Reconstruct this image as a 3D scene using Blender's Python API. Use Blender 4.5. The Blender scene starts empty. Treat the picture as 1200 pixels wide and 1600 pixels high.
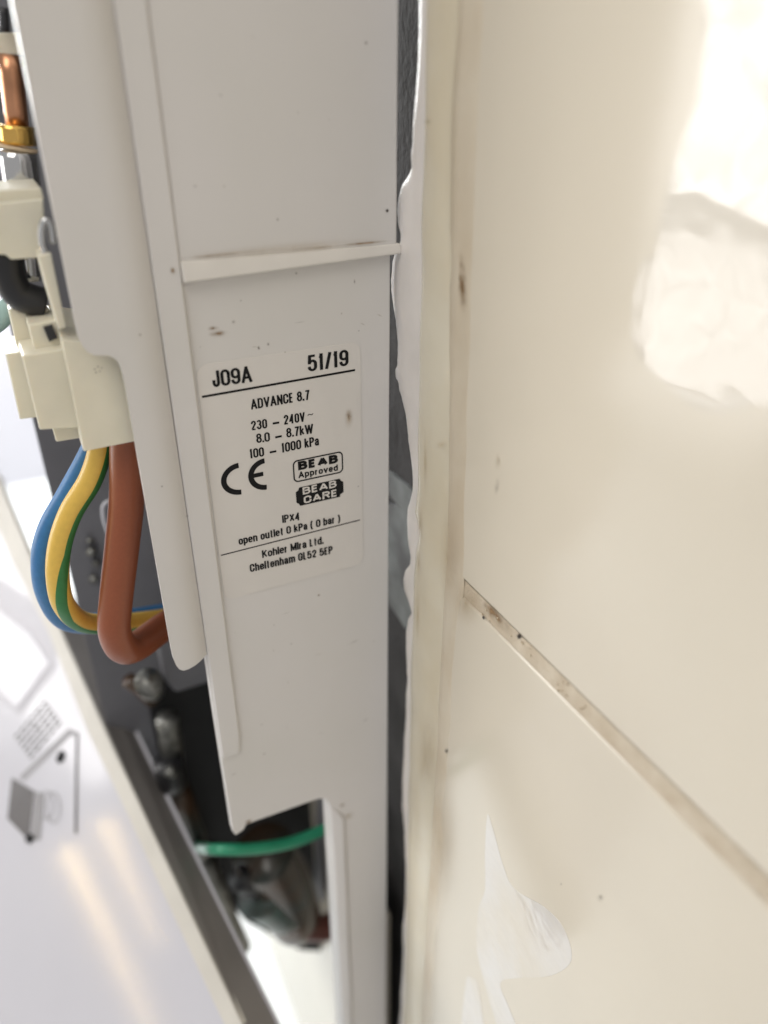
import bpy, bmesh, math, random
from mathutils import Vector, Matrix, noise
random.seed(4)
R = math.radians
scn = bpy.context.scene
col = scn.collection

# ------------------------------------------------------------------ camera
F = 1202.0                       # focal length, pixels of a 1200x1600 frame
S = 0.21                         # metres from lens to the side panel plane (1 unit "u")
ax_r = Vector((0.89635526, -0.44333338, 0.00165978))
ax_u = Vector((0.21862324, 0.44527499, 0.86829377))
ax_f = Vector((0.38568267, 0.77793682, -0.49604756))
ORG = Vector((-0.52 * S, -S, 1.40))      # wall tiles at x=0, side panel at y=0
cam_d = bpy.data.cameras.new('camera')
cam = bpy.data.objects.new('camera', cam_d)
col.objects.link(cam)
cam.matrix_world = Matrix(((ax_r.x, ax_u.x, -ax_f.x, ORG.x), (ax_r.y, ax_u.y, -ax_f.y, ORG.y),
                           (ax_r.z, ax_u.z, -ax_f.z, ORG.z), (0, 0, 0, 1)))
cam_d.sensor_fit = 'VERTICAL'
cam_d.sensor_height = 36.0
cam_d.lens = F / 1600 * 36.0
cam_d.clip_start = 0.005
cam_d.clip_end = 50
cam_d.dof.use_dof = True
cam_d.dof.focus_distance = 0.240
cam_d.dof.aperture_fstop = 5.0
scn.camera = cam

# ------------------------------------------------------------------ light
w = bpy.data.worlds.new('World'); scn.world = w; w.use_nodes = True
bg = w.node_tree.nodes['Background']
bg.inputs[0].default_value = (0.985, 0.97, 0.965, 1); bg.inputs[1].default_value = 0.37
vs = scn.view_settings
vs.view_transform = 'Standard'; vs.look = 'None'; vs.exposure = 0.42; vs.gamma = 1.0
def area(name, loc, target, sx, sy, power, colr):
    l = bpy.data.lights.new(name, 'AREA'); l.shape = 'RECTANGLE'; l.size = sx; l.size_y = sy
    l.energy = power; l.color = colr
    o = bpy.data.objects.new(name, l); col.objects.link(o); o.location = loc
    o.rotation_euler = (Vector(target) - Vector(loc)).to_track_quat('-Z', 'Y').to_euler()
    return o
# added fill light, unseen, above and behind the viewer
area('room_fill', (-0.75, -0.55, 2.5), (0, 0.1, 1.3), 0.9, 0.9, 6.5, (1.0, 0.96, 0.9))
area('bath_fill', (-0.25, 1.35, 1.55), (-.02, .25, .56), 0.5, 0.5, 22.0, (0.97, 1.0, 1.0))  # added unseen light that brightens the bath below the casing

# ------------------------------------------------------------------ helpers
def U(x, y, z): return Vector(((x - .52) * S, (y - 1) * S, 1.40 + z * S))   # u coords seen from lens -> world
def ray(px, py): return ax_r * (px - 600) + ax_u * (800 - py) + ax_f * F
def atY(px, py, y):
    v = ray(px, py); v = v * (y / v.y); return v                            # u coords
def atX(px, py, x):
    v = ray(px, py); return v * (x / v.x)
def dep(px, py, m): return ORG + ray(px, py) / F * m                        # world, m metres deep
def on_plane(px, py, p0, n):
    v = ray(px, py); return ORG + v * ((p0 - ORG).dot(n) / v.dot(n))

def link(name, bm, mat, parent=None, smooth=False, label=None, kind=None):
    me = bpy.data.meshes.new(name)
    bmesh.ops.recalc_face_normals(bm, faces=bm.faces)
    bm.to_mesh(me); bm.free()
    for m in (mat if isinstance(mat, (list, tuple)) else [mat]): me.materials.append(m)
    if smooth:
        for p in me.polygons: p.use_smooth = True
    o = bpy.data.objects.new(name, me); col.objects.link(o)
    if parent: 
        o.parent = parent; o.matrix_parent_inverse = Matrix.Translation(-parent.location) if parent.type == 'EMPTY' and parent.parent is None else Matrix()
    if label: o['label'] = label
    if kind: o['kind'] = kind
    return o
def sub(o, child):                                                          # parent a mesh (world coords) under another mesh
    child.parent = o; child.matrix_parent_inverse = Matrix()
    return child
def thing(name, loc, label, cat, group=None):
    o = bpy.data.objects.new(name, None); o.empty_display_size = .01
    o.location = loc; col.objects.link(o); o['label'] = label; o['category'] = cat
    if group: o['group'] = group
    return o
def tag(o, label, cat, group=None):
    o['label'] = label; o['category'] = cat
    if group: o['group'] = group
    return o
def bevel(o, wd, seg=3, ang=30):
    m = o.modifiers.new('bevel', 'BEVEL'); m.width = wd; m.segments = seg; m.limit_method = 'ANGLE'; m.angle_limit = R(ang)
    for p in o.data.polygons: p.use_smooth = True
    n = o.modifiers.new('wn', 'WEIGHTED_NORMAL'); n.keep_sharp = False
    return o
def box_u(x0, x1, y0, y1, z0, z1):
    bm = bmesh.new(); v = [bm.verts.new(U(x, y, z)) for x in (x0, x1) for y in (y0, y1) for z in (z0, z1)]
    for f in ((0, 1, 3, 2), (4, 6, 7, 5), (0, 4, 5, 1), (2, 3, 7, 6), (0, 2, 6, 4), (1, 5, 7, 3)): bm.faces.new([v[i] for i in f])
    return bm
def prism(front, back):
    """front and back: matching rings of world points"""
    bm = bmesh.new(); a = [bm.verts.new(p) for p in front]; b = [bm.verts.new(p) for p in back]
    bm.faces.new(a); bm.faces.new(b[::-1]); n = len(a)
    for i in range(n): bm.faces.new((a[i], b[i], b[(i + 1) % n], a[(i + 1) % n]))
    return bm
def slab_px(pts, y, dy):
    """outline traced at depth plane y (u), pushed back by dy (u)"""
    f = [atY(px, py, y) for px, py in pts]
    return prism([U(*p) for p in f], [U(p.x, p.y + dy, p.z) for p in f])
def crom(P, n=8):
    P = [Vector(p) for p in P]; Q = [2 * P[0] - P[1]] + P + [2 * P[-1] - P[-2]]; out = []
    for i in range(1, len(Q) - 2):
        for k in range(n):
            t = k / n; a, b, c, d = Q[i - 1], Q[i], Q[i + 1], Q[i + 2]
            out.append(.5 * ((2 * b) + (c - a) * t + (2 * a - 5 * b + 4 * c - d) * t * t + (3 * b - a - 3 * c + d) * t ** 3))
    out.append(P[-1]); return out
def tube_bm(P, r, seg=20, n=8, stripe=None, up=Vector((0, 1, 0)), caps=True, rf=None, twist=None):
    C = crom(P, n) if n > 1 else [Vector(p) for p in P]
    bm = bmesh.new(); rings = []
    for i, c in enumerate(C):
        t = (C[min(i + 1, len(C) - 1)] - C[max(i - 1, 0)]).normalized()
        s = t.cross(up).normalized(); q = s.cross(t).normalized()
        rr = r * (rf(i / (len(C) - 1)) if rf else 1)
        ph = twist(i / (len(C) - 1)) * 2 * math.pi if twist else 0
        rings.append([bm.verts.new(c + (s * math.cos(2 * math.pi * k / seg + ph) + q * math.sin(2 * math.pi * k / seg + ph)) * rr) for k in range(seg)])
    for i in range(len(rings) - 1):
        for k in range(seg):
            f = bm.faces.new((rings[i][k], rings[i][(k + 1) % seg], rings[i + 1][(k + 1) % seg], rings[i + 1][k]))
            if stripe and stripe(k / seg, i / len(rings)): f.material_index = 1
    if caps: bm.faces.new(rings[0][::-1]); bm.faces.new(rings[-1])
    return bm

# ------------------------------------------------------------------ materials
def pmat(name, c, rough=.5, metal=0, var=.06, vscale=60, bump=.0, bscale=400, spec=.5, coat=0, c2=None, sss=0, detail=4, coatr=.05):
    m = bpy.data.materials.new(name); m.use_nodes = True; nt = m.node_tree; b = nt.nodes['Principled BSDF']
    b.inputs['Roughness'].default_value = rough; b.inputs['Metallic'].default_value = metal
    b.inputs['Specular IOR Level'].default_value = spec
    b.inputs['Coat Weight'].default_value = coat; b.inputs['Coat Roughness'].default_value = coatr
    if sss:
        b.inputs['Subsurface Weight'].default_value = sss; b.inputs['Subsurface Scale'].default_value = .003
        b.inputs['Subsurface Radius'].default_value = (1, .8, .5)
    tc = nt.nodes.new('ShaderNodeTexCoord')
    n1 = nt.nodes.new('ShaderNodeTexNoise'); n1.inputs['Scale'].default_value = vscale; n1.inputs['Detail'].default_value = detail
    nt.links.new(tc.outputs['Object'], n1.inputs['Vector'])
    mx = nt.nodes.new('ShaderNodeMix'); mx.data_type = 'RGBA'
    lo = c2 or tuple(x * (1 - var) for x in c)
    mx.inputs[6].default_value = (*lo, 1); mx.inputs[7].default_value = (*(c if c2 else tuple(min(1, x * (1 + var)) for x in c)), 1)
    rp = nt.nodes.new('ShaderNodeMapRange'); rp.inputs[1].default_value = .35; rp.inputs[2].default_value = .65
    nt.links.new(n1.outputs['Fac'], rp.inputs[0]); nt.links.new(rp.outputs[0], mx.inputs[0])
    nt.links.new(mx.outputs[2], b.inputs['Base Color'])
    if bump:
        n2 = nt.nodes.new('ShaderNodeTexNoise'); n2.inputs['Scale'].default_value = bscale; n2.inputs['Detail'].default_value = 3
        nt.links.new(tc.outputs['Object'], n2.inputs['Vector'])
        bp = nt.nodes.new('ShaderNodeBump'); bp.inputs['Strength'].default_value = 1.0; bp.inputs['Distance'].default_value = bump
        nt.links.new(n2.outputs['Fac'], bp.inputs['Height']); nt.links.new(bp.outputs[0], b.inputs['Normal'])
    m['out'] = mx.name
    return m
M = {}
M['abs'] = pmat('white_abs_plastic', (.685, .66, .645), .38, c2=(.655, .635, .605), vscale=14, bump=.000025, bscale=1500)
M['abs_in'] = pmat('grey_inner_plastic', (.16, .16, .175), .5, var=.12, vscale=20)
M['label'] = pmat('label_film', (.69, .66, .625), .33, var=.015, vscale=60, bump=.00002, bscale=500)
M['ink'] = pmat('black_ink', (.008, .008, .009), .6, spec=.2, var=.2, vscale=900)
M['ledge'] = pmat('ledge_plastic', (.675, .645, .60), .4, var=.03, vscale=80, bump=.00003, bscale=700)
M['cream'] = pmat('cream_nylon', (.76, .715, .58), .38, var=.03, vscale=80, sss=.25, bump=.00002, bscale=900)
M['tile'] = pmat('cream_glazed_tile', (.70, .64, .53), .15, var=.03, vscale=9, bump=.0007, bscale=8, spec=.6)
M['grout'] = pmat('beige_grout', (.66, .58, .46), .85, c2=(.57, .48, .36), vscale=130, bump=.0004, bscale=1500)
M['joint'] = pmat('stained_joint_film', (.68, .61, .49), .3, c2=(.62, .53, .40), vscale=35, bump=.0002, bscale=250)
M['silicone'] = pmat('aged_silicone', (.70, .65, .53), .24, c2=(.64, .57, .43), vscale=22, bump=.00012, bscale=260, sss=.15)
M['smear'] = pmat('silicone_smear', (.74, .70, .665), .3, var=.05, vscale=60, bump=.00015, bscale=300, sss=.15)
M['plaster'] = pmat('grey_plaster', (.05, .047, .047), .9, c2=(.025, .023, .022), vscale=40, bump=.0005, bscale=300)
M['brown'] = pmat('brown_insulation', (.27, .075, .03), .33, var=.03, vscale=900, bump=.00004, bscale=1600)
M['blue'] = pmat('blue_insulation', (.035, .17, .40), .42, var=.06, vscale=600, bump=.00003, bscale=1500)
M['yellow'] = pmat('yellow_insulation', (.75, .49, .09), .33, var=.03, vscale=600, bump=.00003, bscale=1500)
M['green'] = pmat('green_insulation', (.03, .19, .05), .4, var=.06, vscale=600)
M['earth'] = pmat('bright_green_insulation', (.018, .25, .13), .4, var=.05, vscale=300)
M['copper'] = pmat('copper_pipe', (.60, .30, .17), .28, metal=1, var=.15, vscale=120)
M['brass'] = pmat('brass_nut', (.80, .50, .14), .22, metal=1, var=.1, vscale=120)
M['chrome'] = pmat('chrome', (.6, .6, .6), .12, metal=1, var=.05)
M['rubber'] = pmat('black_rubber', (.018, .018, .02), .38, var=.2)
M['dull'] = pmat('dull_metal', (.30, .30, .28), .42, metal=.8, c2=(.12, .12, .11), vscale=200)
M['dark'] = pmat('dark_housing', (.006, .006, .007), .7, var=.2)
M['pipe'] = pmat('dark_elbow_plastic', (.075, .04, .022), .2, c2=(.035, .045, .04), vscale=30)
M['pipe2'] = pmat('grey_green_plastic', (.10, .17, .155), .3, c2=(.05, .06, .05), vscale=60)
M['redp'] = pmat('dull_red_rubber', (.09, .02, .015), .4)
M['gap_pale'] = pmat('pale_gap_grey', (.20, .215, .21), .6, c2=(.10, .10, .10), vscale=60)
M['teal'] = pmat('pale_teal_plastic', (.35, .5, .47), .4)
M['sheet'] = pmat('white_gloss_plastic', (.60, .595, .64), .10, var=.02, vscale=8, bump=.00012, bscale=14, spec=.5)
M['rim'] = pmat('beige_rim', (.62, .595, .54), .45, var=.04, vscale=40, bump=.00006, bscale=500)
M['strip'] = pmat('grey_side_strip', (.21, .195, .185), .5, var=.12, vscale=20)
M['print'] = pmat('grey_print', (.09, .085, .09), .4, var=.1)
M['print2'] = pmat('pale_grey_print', (.27, .265, .28), .4, var=.05)
M['print3'] = pmat('faint_grey_print', (.50, .49, .53), .4, var=.03)
M['bath'] = pmat('white_bath_enamel', (.82, .84, .84), .2, var=.02, vscale=3)
M['room'] = pmat('painted_room_wall', (.55, .54, .58), .7, var=.05, vscale=2)
M['frame'] = pmat('white_window_frame', (.8, .8, .79), .4, var=.02)
M['beige'] = pmat('fibre_washer', (.62, .48, .32), .7)
def stain_mat(name, c, strength):
    m = bpy.data.materials.new(name); m.use_nodes = True; nt = m.node_tree; b = nt.nodes['Principled BSDF']
    b.inputs['Base Color'].default_value = (*c, 1); b.inputs['Roughness'].default_value = .5
    tc = nt.nodes.new('ShaderNodeTexCoord'); mp = nt.nodes.new('ShaderNodeMapping'); g = nt.nodes.new('ShaderNodeTexGradient'); g.gradient_type = 'QUADRATIC_SPHERE'
    mp.inputs['Location'].default_value = (-1, -1, -1); mp.inputs['Scale'].default_value = (2, 2, 2)
    nz = nt.nodes.new('ShaderNodeTexNoise'); nz.inputs['Scale'].default_value = 350; nz.inputs['Detail'].default_value = 1
    nt.links.new(tc.outputs['UV'], mp.inputs['Vector']); mp.inputs['Location'].default_value = (-1, -1, 0)
    nt.links.new(mp.outputs[0], g.inputs[0]); nt.links.new(tc.outputs['Object'], nz.inputs['Vector'])
    a = nt.nodes.new('ShaderNodeMath'); a.operation = 'MULTIPLY'; nt.links.new(g.outputs['Fac'], a.inputs[0])
    r = nt.nodes.new('ShaderNodeMapRange'); r.inputs[1].default_value = .3; r.inputs[2].default_value = .65; r.inputs[3].default_value = (.9 if strength < .4 else .35) * strength; r.inputs[4].default_value = (1.1 if strength < .4 else 1.5) * strength
    nt.links.new(nz.outputs['Fac'], r.inputs[0]); nt.links.new(r.outputs[0], a.inputs[1]); a.use_clamp = True
    nt.links.new(a.outputs[0], b.inputs['Alpha'])
    return m
M['st_brown'] = stain_mat('brown_stain', (.26, .15, .06), .9)
M['st_grey'] = stain_mat('grey_stain', (.22, .18, .15), .6)
M['st_tan'] = stain_mat('tan_stain', (.46, .33, .17), .38)
M['st_dark'] = stain_mat('dark_speck', (.03, .02, .015), 2.5)

def decal(name, corners, mat, parent):
    bm = bmesh.new(); uv = bm.loops.layers.uv.new('UVMap')
    f = bm.faces.new([bm.verts.new(c) for c in corners])
    for l, t in zip(f.loops, ((0, 0), (1, 0), (1, 1), (0, 1))): l[uv].uv = t
    return link(name, bm, mat, parent)
def stainY(px, py, w_, h_, mat, parent, y=.9990, ang=0):
    c = atY(px, py, y); ex = Vector((math.cos(ang), 0, math.sin(ang))); ez = Vector((-math.sin(ang), 0, math.cos(ang)))
    k = .00098; p = [c - ex * w_ * k / 2 - ez * h_ * k / 2, c + ex * w_ * k / 2 - ez * h_ * k / 2, c + ex * w_ * k / 2 + ez * h_ * k / 2, c - ex * w_ * k / 2 + ez * h_ * k / 2]
    return decal('stain', [U(*q) for q in p], mat, parent)
def stainX(pts, mat, parent, x=.5196):
    return decal('stain', [U(*atX(px, py, x)) for px, py in pts], mat, parent)

# ------------------------------------------------------------------ tiled wall
TY = .800                                                 # front tile ends here (u), bead beyond it
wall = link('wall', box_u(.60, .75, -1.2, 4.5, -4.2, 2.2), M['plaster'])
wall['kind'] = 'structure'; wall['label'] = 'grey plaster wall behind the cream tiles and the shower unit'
wp = link('bedding', box_u(.5235, .60, -1.2, .93, -4.1, 2.1), M['grout'], wall)
def tile(y0, y1, z0, z1):
    bm = box_u(.52, .560, y0, y1, z0, z1)
    o = link('tile', bm, M['tile'], wall); bevel(o, .0016, 4); return o
tile(-1.1, .8300, -.6510, 1.95)
tile(-1.1, .8200, -2.55, -.6770)
tile(-1.1, .82, -4.0, -2.576)
# grout line between the two courses: uneven ribbon sitting just below the glaze
bm = bmesh.new(); prev = None
N = 160
for i in range(N + 1):
    y = -1.05 + (.83 + 1.05) * i / N
    k = [noise.noise(Vector((y * 40, j * 7.3, 0))) for j in range(4)]
    v = [bm.verts.new(U(.5212 + .0008 * k[j] + (.0006 if j in (0, 3) else 0), y, (-.6495, -.658, -.670, -.6785)[j])) for j in range(4)]
    if prev:
        for j in range(3): bm.faces.new((prev[j], v[j], v[j + 1], prev[j + 1]))
    prev = v
link('grout_line', bm, M['grout'], wall, True)
# crumbs on the grout
bm = bmesh.new()
for i in range(40):
    y = random.choice((random.uniform(.1, .75), random.uniform(.5, .75))); c = U(.5200 , y, random.uniform(-.676, -.652))
    bmesh.ops.create_icosphere(bm, subdivisions=1, radius=random.uniform(.00012, .0004), matrix=Matrix.Translation(c))
link('grout_crumbs', bm, M['grout'], wall, True, kind='stuff')

# sealant bead
def interp(tab, v):
    if v <= tab[0][0]: return tab[0][1]
    for (a, b), (c, d) in zip(tab, tab[1:]):
        if v <= c: return b + (d - b) * (v - a) / (c - a)
    return tab[-1][1]
edge = [(-200, 656), (0, 654), (50, 654), (100, 652), (190, 645), (230, 644), (237, 641), (262, 642), (275, 634), (290, 626), (310, 621), (330, 619), (350, 620), (368, 624), (378, 624), (392, 616), (410, 613), (440, 611), (470, 613), (500, 617), (540, 620), (570, 620), (578, 616), (592, 617), (597, 623), (608, 623), (620, 628), (650, 634), (700, 639), (740, 643), (765, 644), (780, 641), (792, 637), (812, 636), (840, 638), (870, 642), (882, 641), (890, 634), (905, 629), (920, 630), (940, 638), (958, 645), (966, 638), (985, 634), (1010, 634), (1040, 636), (1065, 638), (1080, 636), (1110, 633), (1150, 631), (1180, 632), (1240, 628), (1260, 627), (1290, 630), (1320, 633), (1350, 635), (1420, 633), (1480, 630), (1540, 628), (1600, 624), (1800, 612)]
crease = [(-200, 676), (0, 671), (200, 668), (400, 664), (600, 659), (760, 656), (800, 651), (830, 660), (860, 654), (900, 651), (1000, 647), (1200, 642), (1400, 638), (1600, 632), (1800, 620)]
ridge = [(-200, 712), (0, 704), (200, 698), (400, 694), (600, 688), (800, 684), (1000, 676), (1200, 668), (1400, 660), (1600, 650), (1800, 637)]
foot = [(-200, 728), (0, 716), (200, 706), (400, 704), (600, 703), (700, 703), (860, 700), (920, 696), (1000, 691), (1200, 682), (1400, 670), (1600, 659), (1800, 647)]
joint = [(-200, 765), (0, 752), (200, 742), (400, 735), (600, 728), (800, 722), (900, 719), (925, 719), (960, 712), (1000, 707), (1200, 694), (1400, 680), (1600, 668), (1800, 654)]
bead = thing('silicone_bead', U(.52, .93, -.6), 'uneven cream silicone bead sealing the tile edge beside the shower casing', 'sealant')
def ribbon(tabs, xs, n=420, seed=0, jit=.0):
    bm = bmesh.new(); pv = None
    for i in range(n + 1):
        py = -200 + 2000 * i / n; vs = []
        for j, (t, x) in enumerate(zip(tabs, xs)):
            px = t(py); p = atX(px, py, .52); p.x = x(py) if callable(x) else x
            p.x += jit * noise.noise(Vector((p.z * 9, p.y * 30, seed)))
            vs.append(bm.verts.new(U(*p)))
        if pv:
            for j in range(len(vs) - 1): bm.faces.new((pv[j], vs[j], vs[j + 1], pv[j + 1]))
        pv = vs
    return bm
E_ = lambda py: interp(edge, py) + .6 * noise.noise(Vector((py / 9, 0, 3)))
C_ = lambda py: interp(crease, py); Rr = lambda py: interp(ridge, py); Ft = lambda py: interp(foot, py); Jn = lambda py: interp(joint, py)
mixf = lambda a, b, t: (lambda py: a(py) * (1 - t) + b(py) * t)
link('smear', ribbon([E_, E_, E_, mixf(E_, C_, .12), mixf(E_, C_, .4), mixf(E_, C_, .75), C_, mixf(C_, Rr, .1)], [.58, .53, .5215, .5185, .5175, .5180, .5190, .5200], jit=.0045), M['smear'], bead, True)
link('bead', ribbon([lambda py: C_(py) - .8, mixf(C_, Rr, .03), mixf(C_, Rr, .2), mixf(C_, Rr, .5), mixf(C_, Rr, .8), Rr, mixf(Rr, Ft, .5), mixf(Rr, Ft, .85), Ft, mixf(Ft, Jn, .12)],
                    [.5195, .5150, .5118, .5100, .5104, .5122, .5150, .5178, .5192, .5206], jit=.0028, seed=5), M['silicone'], bead, True)
link('joint_film', ribbon([mixf(Rr, Ft, .9), Ft, mixf(Ft, Jn, .4), mixf(Ft, Jn, .8), Jn, mixf(Jn, lambda py: Jn(py) + 6, 1)], [.5205, .5190, .5192, .5192, .5194, .5204], jit=.0008, seed=9), M['joint'], bead, True)
for (a, b, c, d_) in ((656, 820, 7, 44), (654, 880, 5, 40), (664, 720, 4, 60), (690, 695, 14, 10), (652, 960, 4, 60), (668, 190, 10, 8)):
    stainX([(a - c, b + d_), (a + c, b + d_), (a + c, b - d_), (a - c, b - d_)], M['st_tan'], bead, .5085)
for (a, b, c, d_) in ((668, 1180, 22, 90), (700, 860, 16, 120), (690, 1300, 25, 160)):
    stainX([(a - c, b + d_), (a + c, b + d_), (a + c, b - d_), (a - c, b - d_)], M['st_tan'], bead, .5080)
for (pts, m) in (
        ([(716, 500), (736, 500), (728, 380), (708, 380)], 'st_brown'), 
        ([(735, 935), (800, 1010), (812, 985), (745, 918)], 'st_brown'),
        ([(694, 1178), (702, 1178), (702, 1168), (694, 1168)], 'st_dark'), ([(700, 980), (760, 1000), (760, 900), (708, 890)], 'st_tan'),
        ([(769, 775), (778, 778), (784, 745), (772, 742)], 'st_grey'), ([(775, 700), (780, 712), (785, 735), (768, 740)], 'st_tan'),
        ([(806, 1000), (816, 1000), (816, 988), (806, 988)], 'st_dark'), ([(753, 969), (758, 970), (758, 961), (752, 961)], 'st_dark'),
        ([(930, 1410), (945, 1415), (945, 1395), (930, 1395)], 'st_grey'), ([(874, 1385), (880, 1385), (880, 1378), (874, 1378)], 'st_grey')):
    stainX(pts, M[m], wall, .5192)

M['glare_patch'] = pmat('reflection_gloss', (.70, .645, .55), .05, var=.02, vscale=30, bump=.0010, bscale=22, spec=.9, detail=2)  # glossy tile-coloured patch, added to cut the outline of a reflection
M['glare_tint'] = pmat('painted_reflection', (.74, .72, .70), .12, c2=(.71, .655, .56), vscale=26, bump=.0009, bscale=45, spec=.8)  # whiter tile patch: a reflection painted into the colour
def glare_patch(pts, mat, name, x0=.5196):
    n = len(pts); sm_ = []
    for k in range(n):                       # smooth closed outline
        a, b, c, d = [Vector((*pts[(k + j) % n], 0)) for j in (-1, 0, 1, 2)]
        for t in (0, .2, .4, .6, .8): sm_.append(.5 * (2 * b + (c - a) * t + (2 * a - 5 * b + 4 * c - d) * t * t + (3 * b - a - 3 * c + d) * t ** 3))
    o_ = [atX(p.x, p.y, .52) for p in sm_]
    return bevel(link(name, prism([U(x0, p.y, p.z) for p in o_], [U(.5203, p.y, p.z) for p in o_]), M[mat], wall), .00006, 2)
glare_patch([(1108, -120), (1104, 20), (1096, 120), (1078, 195), (1052, 262), (1036, 330), (1026, 392), (1004, 412), (992, 450), (987, 520), (1003, 560), (1034, 592), (1072, 628), (1120, 644), (1175, 632), (1260, 600), (1330, 300), (1300, -120)], 'glare_patch', 'reflection_patch', .5192)
glare_patch([(762, 1272), (772, 1300), (786, 1350), (804, 1388), (852, 1418), (882, 1452), (893, 1500), (862, 1524), (812, 1528), (782, 1536), (798, 1580), (818, 1640), (790, 1640), (770, 1580), (756, 1530), (745, 1480), (748, 1420), (758, 1390), (758, 1330)], 'glare_tint', 'pale_reflection_patch', .5195)
glare_patch([(728, 1536), (738, 1528), (748, 1545), (756, 1640), (722, 1640)], 'glare_tint', 'pale_reflection_patch', .5195)
# added pale patches on the plaster for lighter things glimpsed in the gap
for (y0, y1, z0, z1) in ((1.0, 1.28, -.98, -.72), (.99, 1.22, -.72, -.66)):
    n_k = 24; ring_k = []
    for k in range(n_k):
        a = 2 * math.pi * k / n_k; rr = 1 + .18 * noise.noise(Vector((math.cos(a) * 2, math.sin(a) * 2, y0 * 9 + z0)))
        ring_k.append(((y0 + y1) / 2 + (y1 - y0) / 2 * rr * math.cos(a), (z0 + z1) / 2 + (z1 - z0) / 2 * rr * math.sin(a)))
    link('gap_patch', prism([U(.594, y, z) for y, z in ring_k], [U(.6005, y, z) for y, z in ring_k]), M['gap_pale'], wall)
tile(1.08, 2.6, -4.0, -1.90); tile(2.62, 4.2, -4.0, -1.90)

# ------------------------------------------------------------------ shower casing side
case = thing('shower_casing', U(.35, 1.0, -1.0), 'white plastic side casing of an open electric shower with a rating label', 'shower unit')
# panel outline (u, x-z) with the cut-out at the bottom
PT, PB = .60, -3.4
def panel_pts():
    P = [(.5055, PB), (.5055, -.222), (.513, -.222), (.513, PT), (.2, PT), (.2, -.5)]
    P = [(.5055, PB), (.5055, PT), (.172, PT), (.172, -.95), (.1745, -1.262), (.1790, -1.275), (.1960, -1.268), (.2020, -1.256)]
    P += [(.335, -1.262), (.352, -1.264), (.365, -1.272), (.373, -1.290), (.376, -1.315), (.379, -1.5), (.383, PB)]
    return P
P = panel_pts()
pan = link('side_panel', prism([U(x, 1.0, z) for x, z in P], [U(x, 1.022, z) for x, z in P]), M['abs'], case)
bevel(pan, .0006, 3, 40)
# upper half stands a hair wider to the right, above the ledge
up = link('upper_panel', box_u(.2085, .5135, .9955, 1.02, -.212, PT), M['abs'], case); bevel(up, .0009, 4)
# cut-out wall that runs back from the right side of the opening
cw = link('leg_return', prism([U(.3775, 1.004, -1.28), U(.3990, 1.004, -1.33), U(.399, 1.004, PB), U(.384, 1.004, PB)],
                              [U(.3775, 1.05, -1.28), U(.399, 1.05, -1.33), U(.399, 1.05, PB), U(.384, 1.05, PB)]), M['abs'], case)
# chamfer strip on leg, front
lg = link('leg_chamfer', prism([U(.379, .9995, -1.30), U(.3985, .993, -1.345), U(.4010, .993, PB), U(.3835, .9995, PB)],
                               [U(.379, 1.01, -1.30), U(.41, 1.0, -1.345), U(.41, 1.0, PB), U(.3835, 1.01, PB)]), M['abs'], case)
bevel(lg, .0004, 2)
# ledge
def led(x, zb, y): return U(x, y, zb)
bm = prism([led(.2095, -.2045, .9925), led(.5180, -.2075, .994), led(.5180, -.2155, .9890), led(.5165, -.2205, .9885), led(.2095, -.2290, .9850)],
           [led(.2095, -.2045, 1.01), led(.5180, -.2075, 1.01), led(.5180, -.2165, 1.01), led(.5165, -.2235, 1.01), led(.2095, -.2330, 1.01)])
bevel(link('ledge', bm, M['ledge'], case), .0005, 3)
# raised band left of the panel and the flange beyond the groove
band = link('edge_band', prism([U(.1745, .992, PT), U(.2085, .992, PT), U(.2085, .992, -1.02), U(.205, .994, -1.06), U(.1745, .994, -1.06)],
                               [U(.1745, 1.01, PT), U(.2135, 1.01, PT), U(.2135, 1.01, -1.02), U(.21, 1.01, -1.06), U(.1745, 1.01, -1.06)]), M['abs'], case)
bevel(band, .0006, 3)
FL = [(.0735, -.268), (.0742, -.280), (.0765, -.290), (.081, -.298), (.088, -.3025), (.096, -.304), (.104, -.3055), (.1085, -.308), (.1125, -.3125), (.1155, -.320), (.1172, -.332), (.1180, -.348),
      (.1182, -.78), (.1190, -.800), (.1212, -.812), (.125, -.821), (.131, -.826), (.139, -.826), (.150, -.824), (.158, -.822), (.164, -.821), (.169, -.820), (.1735, -.820)]
def fy(x):
    if x < .135: return .980 
    t = (x - .135) / (.1735 - .135); return .980 + .016 * t ** 2.4
bm = bmesh.new(); rows = []
for x, zb in FL:
    k = x / fy(x)
    rows.append([bm.verts.new(U(x, fy(x), zb + (PT - zb) * t)) for t in (0, .01, .1, .3, .6, 1)])
for a, b in zip(rows, rows[1:]):
    for j in range(5): bm.faces.new((a[j], a[j + 1], b[j + 1], b[j]))
fl = link('flange', bm, M['abs'], case)
sm = fl.modifiers.new('solid', 'SOLIDIFY'); sm.thickness = .0024; sm.offset = -1
bevel(fl, .0006, 3, 50)
fl['label'] = 'flat front flange with a notch around the terminal block'
# inner chassis, seen blurred through the openings
chas = link('inner_chassis', box_u(.004, .46, 1.62, 1.66, -1.80, .3), M['abs_in'], case)
link('heater_tank', slab_px([(232, 1090), (345, 1050), (600, 1020), (600, 1490), (470, 1485), (385, 1440), (330, 1380), (262, 1240)], 1.56, .5), M['dark'], case)
bevel(link('inner_tab', slab_px([(240, 985), (345, 950), (345, 1062), (275, 1084), (258, 1066)], 1.45, .03), M['abs_in'], case), .002)
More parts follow.
